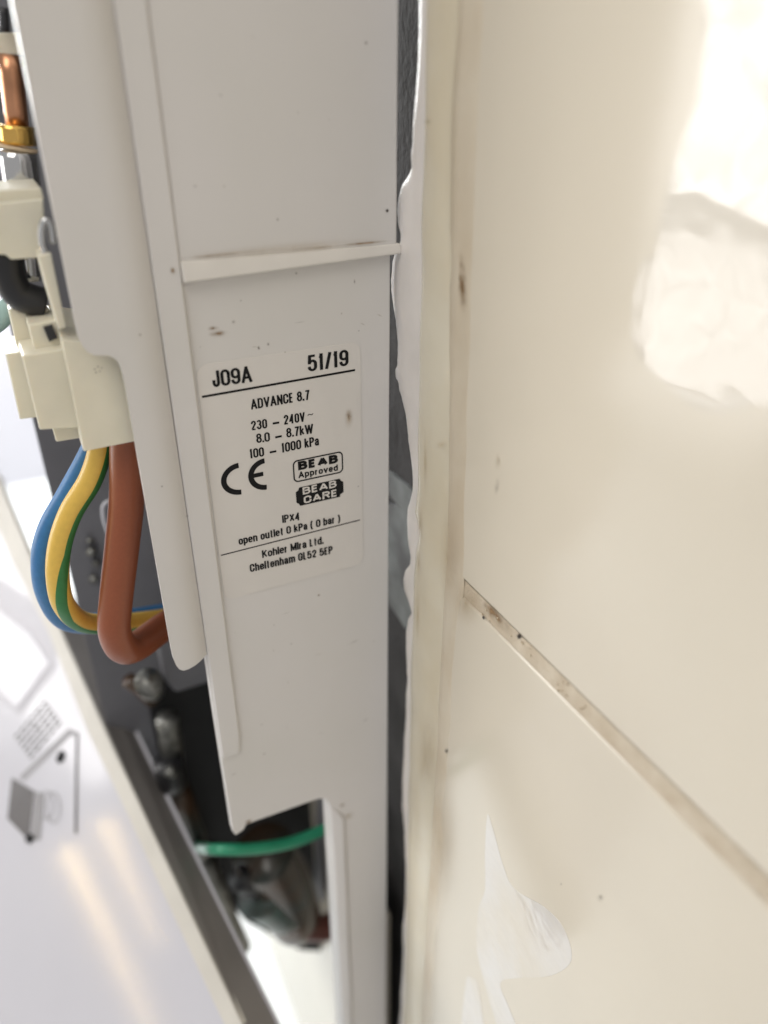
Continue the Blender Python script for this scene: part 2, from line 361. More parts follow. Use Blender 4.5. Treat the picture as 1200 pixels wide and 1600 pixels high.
# dirt on the casing
for (a, b, c, d_, m) in ((440, 394, 340, 22, 'st_tan'), (360, 400, 170, 8, 'st_tan'), (500, 391, 160, 8, 'st_tan'), (340, 403, 120, 5, 'st_brown'), (570, 384, 100, 5, 'st_brown')):
    stainY(a, b - 4, c, d_ * 1.0, M[m], case, .9925, ang=.0)
for (a, b, c, d_, m) in ((341, 521, 34, 10, 'st_brown'), (333, 513, 20, 8, 'st_brown'), (365, 503, 8, 8, 'st_grey'), (404, 543, 6, 7, 'st_grey'), (419, 538, 6, 8, 'st_grey'), (605, 329, 7, 7, 'st_dark'),
                         (572, 67, 7, 7, 'st_grey'), (498, 930, 7, 7, 'st_brown'), (455, 1006, 6, 6, 'st_grey'), (413, 1178, 8, 5, 'st_brown'), (448, 1137, 7, 3, 'st_grey'), (409, 1132, 8, 3, 'st_grey'),
                         (357, 1165, 26, 3, 'st_dark'), (358, 1174, 24, 3, 'st_brown'), (365, 1210, 18, 3, 'st_brown'), (553, 1003, 40, 2, 'st_grey'), (305, 291, 7, 7, 'st_grey'), (388, 1284, 22, 14, 'st_brown'), (545, 1275, 36, 36, 'st_tan'), (535, 1258, 18, 14, 'st_brown'),
                         (434, 343, 6, 6, 'st_grey'), (463, 427, 6, 6, 'st_grey'), (554, 440, 4, 10, 'st_grey'), (560, 760, 5, 5, 'st_grey')):
    stainY(a, b, c, d_, M[m], case, .9985 if b > 400 else .9950, ang=.15 if c > 15 and d_ < 5 else 0)
for (a, b, c, d_, m) in ((270, 423, 9, 12, 'st_brown'), (219, 523, 6, 6, 'st_brown'), (292, 806, 8, 8, 'st_grey'), (253, 760, 5, 5, 'st_grey'), (266, 804, 5, 6, 'st_brown'), (288, 1025, 8, 10, 'st_tan'), (155, 575, 1, 1, 'st_grey')):
    stainY(a, b, c, d_, M[m], case, .979 if a < 262 else .9905)

for k in range(30):
    a, b = random.uniform(350, 600), random.uniform(950, 1240)
    if k < 10: a, b = random.uniform(310, 600), random.uniform(450, 560)
    if k > 24: a, b = random.uniform(300, 600), random.uniform(20, 330)
    L_ = random.choice((3, 4, 5, 14, 22)); stainY(a, b, L_, random.uniform(2, 3.5) if L_ > 6 else L_, M[random.choice(('st_grey', 'st_tan', 'st_tan', 'st_tan'))], case, .9985 if b > 420 else .9950, ang=random.uniform(-.6, .6))
# rating label
LX0, LX1, LZ0, LZ1 = .2135, .4560, -.728, -.341
def rrect(x0, x1, z0, z1, r, n=6):
    out = []
    for cx, cz, a0 in ((x1 - r, z1 - r, 0), (x0 + r, z1 - r, 90), (x0 + r, z0 + r, 180), (x1 - r, z0 + r, 270)):
        for k in range(n + 1): a = R(a0 + 90 * k / n); out.append((cx + r * math.cos(a), cz + r * math.sin(a)))
    return out
sh = lambda x: .0035 * (x - .33) / .24 * 0
lab = link('rating_label', prism([U(x, .9990, z) for x, z in rrect(LX0, LX1, LZ0, LZ1, .016)], [U(x, 1.0005, z) for x, z in rrect(LX0, LX1, LZ0, LZ1, .016)]), M['label'], case,
           label='white sticker printed with the shower rating in black')
def K(cx, cy): return atY(280 + cx / 3.529, 520 + cy / 3.529, 1.0)
# own condensed stroke alphabet: (advance width, strokes); x and y of centre lines run 0..1 over glyph width and cap height
def A(cx, cy, rx, ry, a0, a1, n=10): return [(cx + rx * math.cos(R(a0 + (a1 - a0) * k / n)), cy + ry * math.sin(R(a0 + (a1 - a0) * k / n))) for k in range(n + 1)]
XH = .72
O_ = A(.5, .78, .5, .22, 0, 180) + A(.5, .22, .5, .22, 180, 360) + [(1, .78)]
def lowo(x0=0, x1=1, h=XH): c, r = (x0 + x1) / 2, (x1 - x0) / 2; return A(c, h - .2, r, .2, 0, 180) + A(c, .2, r, .2, 180, 360) + [(x1, h - .2)]
G = {
 'J': (.8, [[(1, 1), (1, .22)] + A(.5, .22, .5, .22, 0, -180) + [(0, .34)]]), '0': (1, [O_]), 'O': (1, [O_]),
 '9': (1, [A(.5, .78, .5, .22, -0, 180) + A(.5, .62, .5, .2, 180, 330), [(1, .78), (1, .22)] + A(.5, .22, .5, .22, 0, -170)]),
 'A': (1.15, [[(0, 0), (.5, 1), (1, 0)], [(.2, .28), (.8, .28)]]), '5': (1, [[(.95, 1), (.12, 1), (.05, .52), (.3, .63)] + A(.5, .44, .5, .22, 80, 0) + A(.5, .22, .5, .22, 0, -170)]),
 '1': (.62, [[(.0, .78), (.45, .84), (.62, 1), (.62, 0)]]), '/': (.7, [[(0, 0), (1, 1)]]), 'D': (1, [[(0, 0), (0, 1), (.5, 1)] + A(.5, .74, .5, .26, 90, 0) + A(.5, .26, .5, .26, 0, -90) + [(0, 0)]]),
 'V': (1.1, [[(0, 1), (.5, 0), (1, 1)]]), 'N': (1.02, [[(0, 0), (0, 1), (1, 0), (1, 1)]]), 'C': (1, [[(1, .72)] + A(.5, .78, .5, .22, 0, 180) + A(.5, .22, .5, .22, 180, 360) + [(1, .3)]]),
 'E': (.82, [[(1, 1), (0, 1), (0, 0), (1, 0)], [(0, .52), (.9, .52)]]), '8': (1, [A(.5, .77, .44, .23, -90, 270, 18), A(.5, .27, .5, .27, -270, 90, 18)]),
 '.': (.28, [[(.5, 0), (.5, .05)]]), '7': (.95, [[(0, 1), (1, 1), (.62, .5), (.42, 0)]]), '2': (1, [A(.5, .75, .5, .25, 170, -20) + [(.5, .38), (0, 0), (1, 0)]]),
 '3': (1, [A(.5, .76, .47, .24, 160, -90) + A(.5, .26, .5, .26, 90, -165)]), '4': (1.05, [[(.72, 0), (.72, 1), (0, .26), (1, .26)]]),
 '~': (.9, [[(0, .40), (.25, .52), (.5, .47), (.75, .42), (1, .54)]]), 'k': (.88, [[(0, 0), (0, 1)], [(.95, XH), (.08, .3)], [(.35, .45), (1, 0)]]),
 'W': (1.6, [[(0, 1), (.25, 0), (.5, .95), (.75, 0), (1, 1)]]), 'P': (.98, [[(0, 0), (0, 1), (.5, 1)] + A(.55, .74, .45, .26, 90, -90) + [(0, .48)]]),
 'a': (.88, [A(.48, .52, .46, .2, 160, 0) + [(.94, 0)], [(.94, .42), (.4, .38)] + A(.42, .19, .42, .19, 90, 270) + [(.94, .14)]]), 'I': (.3, [[(.5, 0), (.5, 1)]]),
 'X': (1.05, [[(0, 0), (1, 1)], [(0, 1), (1, 0)]]), 'o': (.9, [lowo()]), 'p': (.9, [[(0, XH), (0, -.28)], lowo()]), 'e': (.9, [[(0, .38), (1, .38)] + A(.5, XH - .2, .5, .2, 0, 180) + A(.5, .2, .5, .2, 180, 340)]),
 'n': (.9, [[(0, 0), (0, XH)], [(0, .5)] + A(.5, XH - .2, .5, .2, 170, 0) + [(1, 0)]]), 'u': (.9, [[(0, XH)] + A(.5, .2, .5, .2, 180, 350) + [(1, .2)], [(1, XH), (1, 0)]]),
 't': (.68, [[(.42, .95), (.42, .15), (.6, 0), (1, .02)], [(-.1, XH), (1.1, XH)]]), 'l': (.3, [[(.5, 0), (.5, 1)]]), 'i': (.3, [[(.5, 0), (.5, XH)], [(.5, .93), (.5, 1)]]),
 '(': (.6, [A(2, .42, 2, .8, 122, 238)]), ')': (.6, [A(-1, .42, 2, .8, 58, -58)]), 'b': (.9, [[(0, 0), (0, 1)], lowo()]), 'r': (.6, [[(0, 0), (0, XH)], [(0, .45), (.4, .68), (1, XH)]]),
 'K': (1.05, [[(0, 0), (0, 1)], [(1, 1), (0, .38)], [(.35, .58), (1, 0)]]), 'h': (.9, [[(0, 0), (0, 1)], [(0, .5)] + A(.5, XH - .2, .5, .2, 170, 0) + [(1, 0)]]),
 'M': (1.25, [[(0, 0), (0, 1), (.5, .1), (1, 1), (1, 0)]]), 'L': (.78, [[(0, 1), (0, 0), (1, 0)]]), 'd': (.9, [[(1, 0), (1, 1)], lowo()]),
 'm': (1.4, [[(0, 0), (0, XH)], [(0, .5)] + A(.25, XH - .18, .25, .18, 170, 0) + [(.5, 0)], [(.5, .5)] + A(.75, XH - .18, .25, .18, 170, 0) + [(1, 0)]]),
 'G': (1, [[(1, .72)] + A(.5, .78, .5, .22, 0, 180) + A(.5, .22, .5, .22, 180, 360) + [(1, .47), (.55, .47)]]), 'B': (1, [[(0, 0), (0, 1), (.5, 1)] + A(.5, .77, .42, .23, 90, -90) + [(0, .54)], [(.5, .54)] + A(.55, .27, .45, .27, 90, -90) + [(0, 0)]]),
 'R': (1.02, [[(0, 0), (0, 1), (.5, 1)] + A(.55, .76, .42, .24, 90, -90) + [(0, .52)], [(.55, .52), (1, 0)]]), 'v': (.9, [[(0, XH), (.5, 0), (1, XH)]]), ' ': (.45, []), '-': (.8, [[(0, .4), (1, .4)]]),
}
def sharp(st, asp):
    out = [[st[0]]]
    for i in range(1, len(st)):
        out[-1].append(st[i])
        if i < len(st) - 1:
            a = Vector(((st[i][0] - st[i - 1][0]) * asp, st[i][1] - st[i - 1][1])); b = Vector(((st[i + 1][0] - st[i][0]) * asp, st[i + 1][1] - st[i][1]))
            if a.length > 1e-6 and b.length > 1e-6 and a.normalized().dot(b.normalized()) < -.15: out.append([st[i]])
    return out
def addtext(s, p0, p1, h, tv=.17, th=.13, mat='ink', y=.9986, name='lettering', gap=.12, wide=1.0, wspace=1.0):
    """p0,p1: baseline ends on the label, h: cap height there; tv/th stroke width of uprights and crossbars as a share of cap height"""
    a, b = K(*p0), K(*p1); m0 = ((p0[0] + p1[0]) / 2, (p0[1] + p1[1]) / 2); H = K(m0[0], m0[1] - h).z - K(*m0).z
    adv = sum(G[ch][0] * (wspace if ch == ' ' else 1) for ch in s); n = len(s)
    # glyph unit width so that the line fills its length
    Wt = b.x - a.x; tx = tv * H; g = gap * H
    unit = (Wt - g * (n - 1)) / adv
    bm = bmesh.new(); x = a.x; lay = 0
    for ch in s:
        wd, strokes = G[ch]; cw = wd * unit * (wspace if ch == ' ' else 1)
        for st in [q for st0 in strokes for q in sharp(st0, cw / H)]:
            P2 = [Vector((x + tx / 2 + u * max(cw - tx, 0) if wd > .31 else x + cw / 2, th * H / 2 + v * (H - th * H))) for u, v in st]
            lft, rgt = [], []
            for i, p in enumerate(P2):
                d0 = (p - P2[i - 1]) if i else (P2[1] - p); d1 = (P2[i + 1] - p) if i < len(P2) - 1 else d0
                if d0.length < 1e-7: d0 = d1
                if d1.length < 1e-7: d1 = d0
                d0 = d0.normalized(); d1 = d1.normalized(); n0 = Vector((-d0.y, d0.x)); n1 = Vector((-d1.y, d1.x)); mm = n0 + n1
                if mm.length < .3: mm = n0.copy()
                mm.normalize(); k = min(1.6, 1 / max(.4, mm.dot(n0)))
                off = Vector((mm.x * tx / 2 * k, mm.y * th * H / 2 * k))
                e = Vector((0, 0))
                if i == 0: e = -d0 * (th * H / 2 if abs(d0.y) > .9 else 0)
                if i == len(P2) - 1: e = d1 * (th * H / 2 if abs(d1.y) > .9 else 0)
                lft.append(p + off + e); rgt.append(p - off + e)
            lay += 1; yy = y - lay * .000012
            zz = lambda q: a.z + (b.z - a.z) * (q.x - a.x) / Wt + q.y
            vl = [bm.verts.new(U(q.x, yy, zz(q))) for q in lft]; vr = [bm.verts.new(U(q.x, yy, zz(q))) for q in rgt]
            for i in range(len(vl) - 1): bm.faces.new((vl[i], vl[i + 1], vr[i + 1], vr[i]))
        x += cw + g
    o = link(name, bm, M[mat]); sub(lab, o); return o
def bar(p0, p1, th, y=.9986):
    a, b = K(*p0), K(*p1); t = th / 2
    o = link('rule', prism([U(a.x, y, a.z - t), U(b.x, y, b.z - t), U(b.x, y, b.z + t), U(a.x, y, a.z + t)], [U(a.x, .9991, a.z - t), U(b.x, .9991, b.z - t), U(b.x, .9991, b.z + t), U(a.x, .9991, a.z + t)]), M['ink'])
    sub(lab, o)
def ring(loop_o, loop_i, y=.9986, mat='ink', name='logo', closed=True):
    bm = bmesh.new(); a = [bm.verts.new(U(x, y, z)) for x, z in loop_o]; b = [bm.verts.new(U(x, y, z)) for x, z in loop_i]; n = len(a)
    for i in range(n if closed else n - 1): bm.faces.new((a[i], a[(i + 1) % n], b[(i + 1) % n], b[i]))
    o = link(name, bm, M[mat]); sub(lab, o); return o
addtext('J09A', (185, 300), (402, 268), 90, .185, .15, gap=.055)
addtext('51/19', (708, 214), (932, 178), 90, .20, .14, gap=.07)
bar((125, 352), (968, 204), .0030)
addtext('ADVANCE 8.7', (395, 422), (718, 366), 55, .185, .15, gap=.055)
addtext('230', (397, 537), (485, 523), 52, .185, .15, gap=.055); addtext('240V', (577, 505), (692, 487), 52, .185, .15, gap=.055)
bar((514, 499), (550, 493), .0030)
addtext('~', (706, 480), (740, 474), 60, .07, .06)
addtext('8.0', (425, 607), (500, 596), 52, .185, .15, gap=.055); addtext('8.7kW', (590, 577), (738, 551), 52, .185, .15, gap=.055)
bar((528, 575), (564, 568), .0030)
addtext('100', (388, 692), (468, 678), 52, .185, .15, gap=.055); addtext('1000 kPa', (563, 660), (770, 617), 52, .185, .15, gap=.055)
bar((498, 658), (534, 651), .0030)
addtext('IPX4', (568, 1047), (665, 1030), 43, .19, .165, gap=.055)
addtext('open outlet 0 kPa ( 0 bar )', (328, 1168), (886, 1040), 42, .19, .165, gap=.055)
bar((230, 1225), (995, 1030), .0017)
addtext('Kohler Mira Ltd.', (457, 1240), (794, 1160), 42, .19, .165, gap=.055)
addtext('Cheltenham GL52 5EP', (390, 1318), (845, 1213), 43, .19, .165, gap=.055)
# CE mark: open ring arcs
def arc(cx, cy, rx, rz, th, a0, a1, dz=0):
    c = K(cx, cy); o, i = [], []
    for k in range(25):
        a = R(a0 + (a1 - a0) * k / 24); o.append((c.x + rx * math.cos(a), c.z + rz * math.sin(a) + dz)); i.append((c.x + (rx - th) * math.cos(a), c.z + (rz - th) * math.sin(a) + dz))
    ring(o, i, closed=False, name='ce_mark')
kx = .00098 / 3.529
arc(337, 802, 106 * kx, .0262, .0082, 92, 268)
arc(478, 776, 100 * kx, .0262, .0082, 92, 268)
e0 = K(395, 788); e1 = K(462, 776)
bm = bmesh.new(); bm.faces.new([bm.verts.new(U(*q)) for q in ((e0.x, .9985, e0.z - .0038), (e1.x, .9985, e0.z - .0038), (e1.x, .9985, e0.z + .003), (e0.x, .9985, e0.z + .003))]); sub(lab, link('ce_mark', bm, M['ink']))
# approved box
a, b = K(630, 822), K(900, 652)
zc0, zc1 = K(765, 797).z, K(765, 676).z
ring(rrect(a.x, b.x, zc0, zc1, .008), rrect(a.x + .0022, b.x - .0022, zc0 + .0022, zc1 - .0022, .006))
addtext('BEAB', (655, 757), (874, 714), 48, .36, .27, gap=.12)
addtext('Approved', (657, 800), (873, 757), 34, .22, .2, gap=.13)
a, b = K(640, 858), K(905, 894); z1 = K(770, 827).z; z0 = K(777, 927).z; c = .006
pts = [(a.x + c, z0), (b.x - c, z0), (b.x - c, z0 + .004), (b.x, z0 + .007), (b.x, z1 - .007), (b.x - .004, z1 - .004), (b.x - c, z1), (a.x + c, z1), (a.x + .004, z1 - .005), (a.x, z1 - .007), (a.x, z0 + .007), (a.x + .004, z0 + .004)]
bm = bmesh.new(); bm.faces.new([bm.verts.new(U(x, .9987, z)) for x, z in pts]); sub(lab, link('logo', bm, M['ink']))
addtext('BEAB', (680, 891), (866, 848), 40, .24, .20, mat='label', y=.9984, gap=.16)
addtext('CARE', (686, 940), (870, 898), 40, .24, .20, mat='label', y=.9984, gap=.16)
o_ = stainY(545, 654, 20, 44, M['st_tan'], None, .9980); sub(lab, o_)
o_ = stainY(545, 650, 14, 26, M['st_brown'], None, .9979); sub(lab, o_)

# ------------------------------------------------------------------ cream terminal block behind the flange
tb = thing('terminal_block', U(.10, 1.1, -.45), 'cream stepped terminal block showing through the notch in the casing flange', 'terminal block')
def blk(pts, y, dy, name='block', mat='cream', par=tb, bv=.0004):
    return bevel(link(name, slab_px(pts, y, dy), M[mat], par), bv, 2)
blk([(96, 530), (215, 545), (222, 688), (131, 706)], 1.005, .18, 'front_block')
blk([(34, 556), (100, 545), (132, 668), (62, 672)], 1.03, .10)
blk([(8, 553), (45, 548), (60, 652), (31, 656)], 1.07, .08)
blk([(78, 655), (124, 650), (132, 684), (88, 691)], 1.05, .06)
blk([(13, 483), (75, 480), (95, 550), (29, 555)], 1.10, .08)
blk([(44, 508), (88, 500), (100, 548), (55, 552)], 1.05, .05)
link('slot', slab_px([(68, 512), (82, 508), (90, 528), (77, 534)], 1.045, .01), M['rubber'], tb)
blk([(60, 400), (80, 395), (104, 512), (92, 516), (70, 440)], 1.02, .05, 'rail')
blk([(-40, 322), (68, 311), (72, 402), (18, 406), (8, 398), (-40, 400)], 1.06, .14, 'upper_block')
blk([(-40, 300), (64, 293), (70, 312), (-40, 322)], 1.075, .10, 'upper_lip')
# small moulded mark on the block
for (a, b) in ((148, 577), (153, 573), (159, 575), (156, 580), (150, 582)):
    o_ = stainY(a, b, 4, 4, M['st_grey'], tb, 1.0040)
# ------------------------------------------------------------------ pipes at the upper left
cp = thing('copper_pipe', U(*atY(20, 130, 1.25)), 'copper pipe with brass nut at the upper left edge of the casing', 'pipe')
def vt(px, py0, py1, y, r, name, mat, par, px1=None, seg=28):
    a = atY(px, py0, y); b = atY(px1 if px1 else px, py1, y)
    return link(name, tube_bm([U(*a), U(*((a + b) / 2)), U(*b)], r, seg, 2, up=Vector((0, 1, .01))), M[mat], par, True)
vt(15, 85, 205, 1.22, .0030, 'tube', 'copper', cp, px1=28)
vt(24, 196, 226, 1.20, .0050, 'nut', 'brass', cp, px1=27, seg=6)
vt(25, 228, 233, 1.20, .0054, 'washer', 'beige', cp)
vt(27, 234, 300, 1.20, .0050, 'valve_body', 'chrome', cp, px1=36)
blk([(-30, 52), (40, 50), (45, 84), (-30, 88)], 1.25, .1, 'cream_collar', 'cream', cp)
vt(5, 12, 50, 1.24, .0012, 'stem', 'rubber', cp, px1=8)
sc_ = thing('metal_clip', U(*atY(70, 370, 1.02)), 'shiny metal clip beside the upper cream block', 'clip')
link('clip_loop', tube_bm([U(*atY(p[0], p[1], 1.03)) for p in ((74, 400), (66, 380), (66, 355), (72, 344), (80, 352), (84, 380))], .0009, 12, 6), M['chrome'], sc_, True)
bc = thing('black_cable', U(*atY(30, 440, 1.1)), 'black rubber cable boot bending under the upper cream block', 'cable')
link('boot', tube_bm([U(*atY(p[0], p[1], 1.10)) for p in ((10, 395), (14, 430), (28, 458), (48, 468), (70, 474))], .0042, 20, 6), M['rubber'], bc, True)
link('ferrule', tube_bm([U(*atY(38, 395, 1.16)), U(*atY(40, 415, 1.16)), U(*atY(42, 436, 1.16))], .0040, 20, 2), M['chrome'], bc, True)
tc_ = tag(link('teal_cable', tube_bm([U(*atY(p[0], p[1], 1.3)) for p in ((-30, 520), (0, 500), (12, 480), (30, 465))], .0030, 16, 6), M['teal'], None, True), 'pale teal cable behind the black cable boot at the left edge', 'cable')

# ------------------------------------------------------------------ three mains cables
ux = S / F
c1 = tag(link('brown_cable', tube_bm([U(*atY(p[0], p[1], p[2])) for p in ((201, 640, 1.06), (200, 700, 1.06), (198, 780, 1.06), (190, 860, 1.06), (181, 940, 1.06), (179, 985, 1.06), (192, 1012, 1.07), (216, 1008, 1.10), (262, 975, 1.16), (320, 940, 1.2), (380, 900, 1.24))], .00535, 28, 10), M['brown'], None, True),
         'thick brown insulated cable hooking down from the cream terminal block', 'cable')
c2 = tag(link('blue_cable', tube_bm([U(*atY(p[0], p[1], p[2])) for p in ((165, 660, 1.14), (140, 715, 1.14), (107, 775, 1.14), (79, 825, 1.14), (68, 872, 1.14), (74, 925, 1.15), (100, 966, 1.17), (145, 974, 1.22), (200, 967, 1.26), (260, 957, 1.29), (330, 945, 1.32))], .0039, 24, 10), M['blue'], None, True),
         'blue cable looping outermost left below the cream terminal block', 'cable')
c3 = tag(link('earth_cable', tube_bm([U(*atY(p[0], p[1], p[2])) for p in ((160, 650, 1.09), (157, 700, 1.09), (141, 750, 1.09), (111, 800, 1.09), (94, 850, 1.09), (90, 900, 1.09), (100, 945, 1.10), (130, 972, 1.13), (180, 974, 1.18), (230, 969, 1.22), (320, 955, 1.27))], .0036, 48, 10, stripe=lambda a, t: a < .15, twist=lambda t: .80 - .21 * min(1, max(0, (t - .42) / .22))), [M['yellow'], M['green']], None, True),
         'yellow and green striped cable looping between the blue and brown cables', 'cable')
c4 = tag(link('earth_wire', tube_bm([U(*atY(p[0], p[1], p[2])) for p in ((280, 1312, 2.3), (296, 1318, 1.8), (318, 1325, 1.35), (345, 1327, 1.18), (400, 1326, 1.15), (460, 1315, 1.15), (520, 1290, 1.15), (580, 1260, 1.15))], .0028, 20, 8), M['earth'], None, True),
         'thin green wire crossing the dark cut-out at the foot of the casing', 'wire')

# ------------------------------------------------------------------ dark elbow in the cut-out
el = thing('waste_elbow', U(*atY(440, 1420, 1.3)), 'dark glossy pipe elbow inside the cut-out below the green wire', 'pipe')
link('elbow_body', tube_bm([U(*atY(p[0], p[1], 1.36)) for p in ((410, 1330), (436, 1372), (452, 1410), (462, 1440), (468, 1458))], .0180, 32, 8, rf=lambda t: 1 if t < .45 else max(.05, math.sqrt(1 - ((t - .45) / .56) ** 2))), M['pipe'], el, True)
link('collar', tube_bm([U(*atY(400, 1398, 1.33)), U(*atY(425, 1412, 1.33)), U(*atY(446, 1426, 1.33))], .0125, 28, 3), M['pipe2'], el, True)
link('seal', tube_bm([U(*atY(372, 1372, 1.33)), U(*atY(404, 1384, 1.33)), U(*atY(445, 1388, 1.33))], .0070, 24, 3), M['rubber'], el, True)
link('red_cap', tube_bm([U(*atY(p[0], p[1], 1.32)) for p in ((470, 1448), (505, 1450), (545, 1432))], .0078, 28, 6), M['redp'], el, True)
link('stem_pipe', tube_bm([U(*atY(505, 1240, 1.45)), U(*atY(502, 1320, 1.45)), U(*atY(500, 1400, 1.45))], .0040, 24, 3), M['abs_in'], el, True)
va = thing('metal_valve', U(*atY(265, 1200, 1.46)), 'blurred metal valve stack beside the dark opening left of the casing', 'valve')
link('valve_neck', tube_bm([U(*atY(262, 1120, 1.50)), U(*atY(266, 1150, 1.50)), U(*atY(270, 1190, 1.50))], 0.0061, 24, 2), M['dull'], va, True)
link('valve_seal', tube_bm([U(*atY(262, 1190, 1.46)), U(*atY(266, 1205, 1.46)), U(*atY(270, 1226, 1.46))], 0.0076, 24, 2), M['rubber'], va, True)
link('valve_screw', tube_bm([U(*atY(262, 1205, 1.42)), U(*atY(272, 1207, 1.42))], 0.0029, 16, 1), M['dull'], va, True)
link('valve_foot', tube_bm([U(*atY(274, 1232, 1.50)), U(*atY(292, 1275, 1.50)), U(*atY(312, 1330, 1.50))], 0.0076, 24, 2), M['pipe'], va, True)
link('valve_tail', tube_bm([U(*atY(322, 1345, 1.50)), U(*atY(350, 1420, 1.50)), U(*atY(378, 1480, 1.50))], 0.0061, 24, 2), M['dull'], va, True)

fit = thing('brass_fitting', U(*atY(215, 1085, 1.25)), 'small tarnished fitting just below the bend of the brown cable', 'fitting')
link('fitting_body', tube_bm([U(*atY(200, 1062, 1.5)), U(*atY(222, 1078, 1.5)), U(*atY(240, 1096, 1.5))], .0042, 6, 2), M['pipe'], fit, True)
link('fitting_ring', tube_bm([U(*atY(232, 1066, 1.25)), U(*atY(238, 1078, 1.5))], .0060, 20, 1), M['dull'], fit, True)
for (a, b, r_) in ((143, 862, .0016), (150, 880, .0012), (146, 905, .0015), (140, 845, .001)):
    p_ = U(*atY(a, b, 1.615)); q_ = U(*atY(a + 1, b, 1.60)); link('screw', tube_bm([p_, (p_ + q_) / 2, q_], r_ * 1.6, 12, 1), M['dull'], chas, True)
link('wire_clip', tube_bm([U(*atY(a, b, 1.5)) for a, b in ((172, 840), (163, 815), (161, 792), (170, 783), (185, 784))], .0008, 10, 5), M['sheet'], chas, True)
# ------------------------------------------------------------------ hanging front cover, lower left
A_, B_, C3 = dep(0, 760, .52), dep(379, 1600, .33), dep(0, 1600, .40)
n_ = (B_ - A_).cross(C3 - A_).normalized()
if n_.dot(ORG - A_) < 0: n_ = -n_
cov = thing('front_cover', B_, 'glossy white shower cover with printed diagrams leaning at the lower left', 'cover')
def Bp(px, py, h=0): return on_plane(px, py, A_, n_) + n_ * h
L1 = [(-40, 740), (22, 882), (75, 985), (139, 1146), (202, 1277), (270, 1427), (349, 1596), (400, 1706)]
L2 = [(-5, 740), (49, 870), (92, 977), (167, 1146), (225, 1270), (296, 1422), (379, 1600), (430, 1710)]
bm = bmesh.new(); ring_ = [Bp(*p) for p in L1] + [Bp(-700, 1900), Bp(-700, 800), Bp(-300, 600)]
front = [bm.verts.new(p) for p in ring_]; back = [bm.verts.new(p - n_ * .003) for p in ring_]; bm.faces.new(front); bm.faces.new(back[::-1])
for i in range(len(front)): bm.faces.new((front[i], back[i], back[(i + 1) % len(front)], front[(i + 1) % len(front)]))
link('sheet', bm, M['sheet'], cov)
rg = [Bp(*p, .0006) for p in L1] + [Bp(*p, .0006) for p in L2[::-1]]
bevel(link('rim', prism(rg, [p - n_ * .004 for p in rg]), M['rim'], cov), .0006, 2)
Ld = [Bp(*p) for p in [(62, 906), (70, 926)] + L2[2:]]
sg = [p - n_ * .0005 for p in Ld] + [p - n_ * .0005 - (Ld[-1] - Ld[0]).cross(n_).normalized() * 0.0 - n_ * .019 for p in Ld[::-1]]
ex = (Ld[-1] - Ld[0]).cross(n_).normalized()
if ex.dot(Bp(500, 1400) - Bp(300, 1400)) < 0: ex = -ex
link('side_wall', prism(sg, [p - ex * .003 for p in sg]), M['strip'], cov)
le = [p - n_ * .019 for p in Ld]; le2 = [p - n_ * .0200 for p in Ld]
link('back_lip', prism(le + le2[::-1], [p + ex * .001 for p in le + le2[::-1]]), M['sheet'], cov)
def printed(pts, mat='print', h=.0002, name='printed_mark'):
    bm = bmesh.new(); bm.faces.new([bm.verts.new(Bp(*p, h)) for p in pts]); return link(name, bm, M[mat], cov)
def stroke(p0, p1, w_, mat='print', h=.0002):
    d = Vector((p1[0] - p0[0], p1[1] - p0[1])).normalized(); n = Vector((-d.y, d.x)) * w_ / 2
    printed([(p0[0] + n.x, p0[1] + n.y), (p1[0] + n.x, p1[1] + n.y), (p1[0] - n.x, p1[1] - n.y), (p0[0] - n.x, p0[1] - n.y)], mat, h, 'printed_line')
for k in range(6):       # block of small printed text: rows of short dashes
    x0, y0 = 24 + k * 4.6, 1152 + k * 6.5
    L_ = 62
    t = 0
    while t < 1:
        dl = random.uniform(.08, .2); a0 = (x0 + t * L_ * .78, y0 - t * L_ * .92); t2 = min(1, t + dl)
        stroke(a0, (x0 + t2 * L_ * .78, y0 - t2 * L_ * .92), 3.4, 'print', .0002 + k * 1e-6); t = t2 + .05
stroke((34, 1217), (112, 1141), 9, 'print2'); stroke((108, 1143), (122, 1148), 7, 'print2', .00025); stroke((121, 1146), (119, 1302), 4.5, 'print')
printed([(88, 1184), (92, 1175), (99, 1172), (103, 1178), (101, 1188), (95, 1193), (89, 1191)], 'ink', .00021)
printed([(19, 1215), (54, 1236), (46, 1314), (12, 1279)])
printed([(55, 1236), (70, 1240), (64, 1312), (48, 1314)], 'print2')
printed([(40, 1306), (50, 1302), (56, 1310), (48, 1319), (40, 1315)], 'ink', .00026)
for k in range(14):
    a0, a1 = 2 * math.pi * k / 14, 2 * math.pi * (k + 1) / 14
    stroke((84 + 11 * math.cos(a0), 1262 + 24 * math.sin(a0)), (84 + 11 * math.cos(a1), 1262 + 24 * math.sin(a1)), 2, 'print2', .0003)
    stroke((74 + 11 * math.cos(a0), 1258 + 22 * math.sin(a0)), (74 + 11 * math.cos(a1), 1258 + 22 * math.sin(a1)), 2, 'print2', .00032)
printed([(-60, 960), (0, 905), (45, 935), (80, 985), (90, 1040), (32, 1118), (-10, 1085), (-60, 1040)], 'print3')
# small white box resting on the cover
q = [(-60, 1010), (-5, 1075), (27, 1106), (79, 1037), (48, 990), (-30, 930)]
tag(bevel(link('plastic_box', prism([Bp(*p, .0007) for p in q], [Bp(*p, .0005) for p in q]), M['sheet']), .0004, 2), 'small white plastic box lying near the upper end of the cover', 'box')

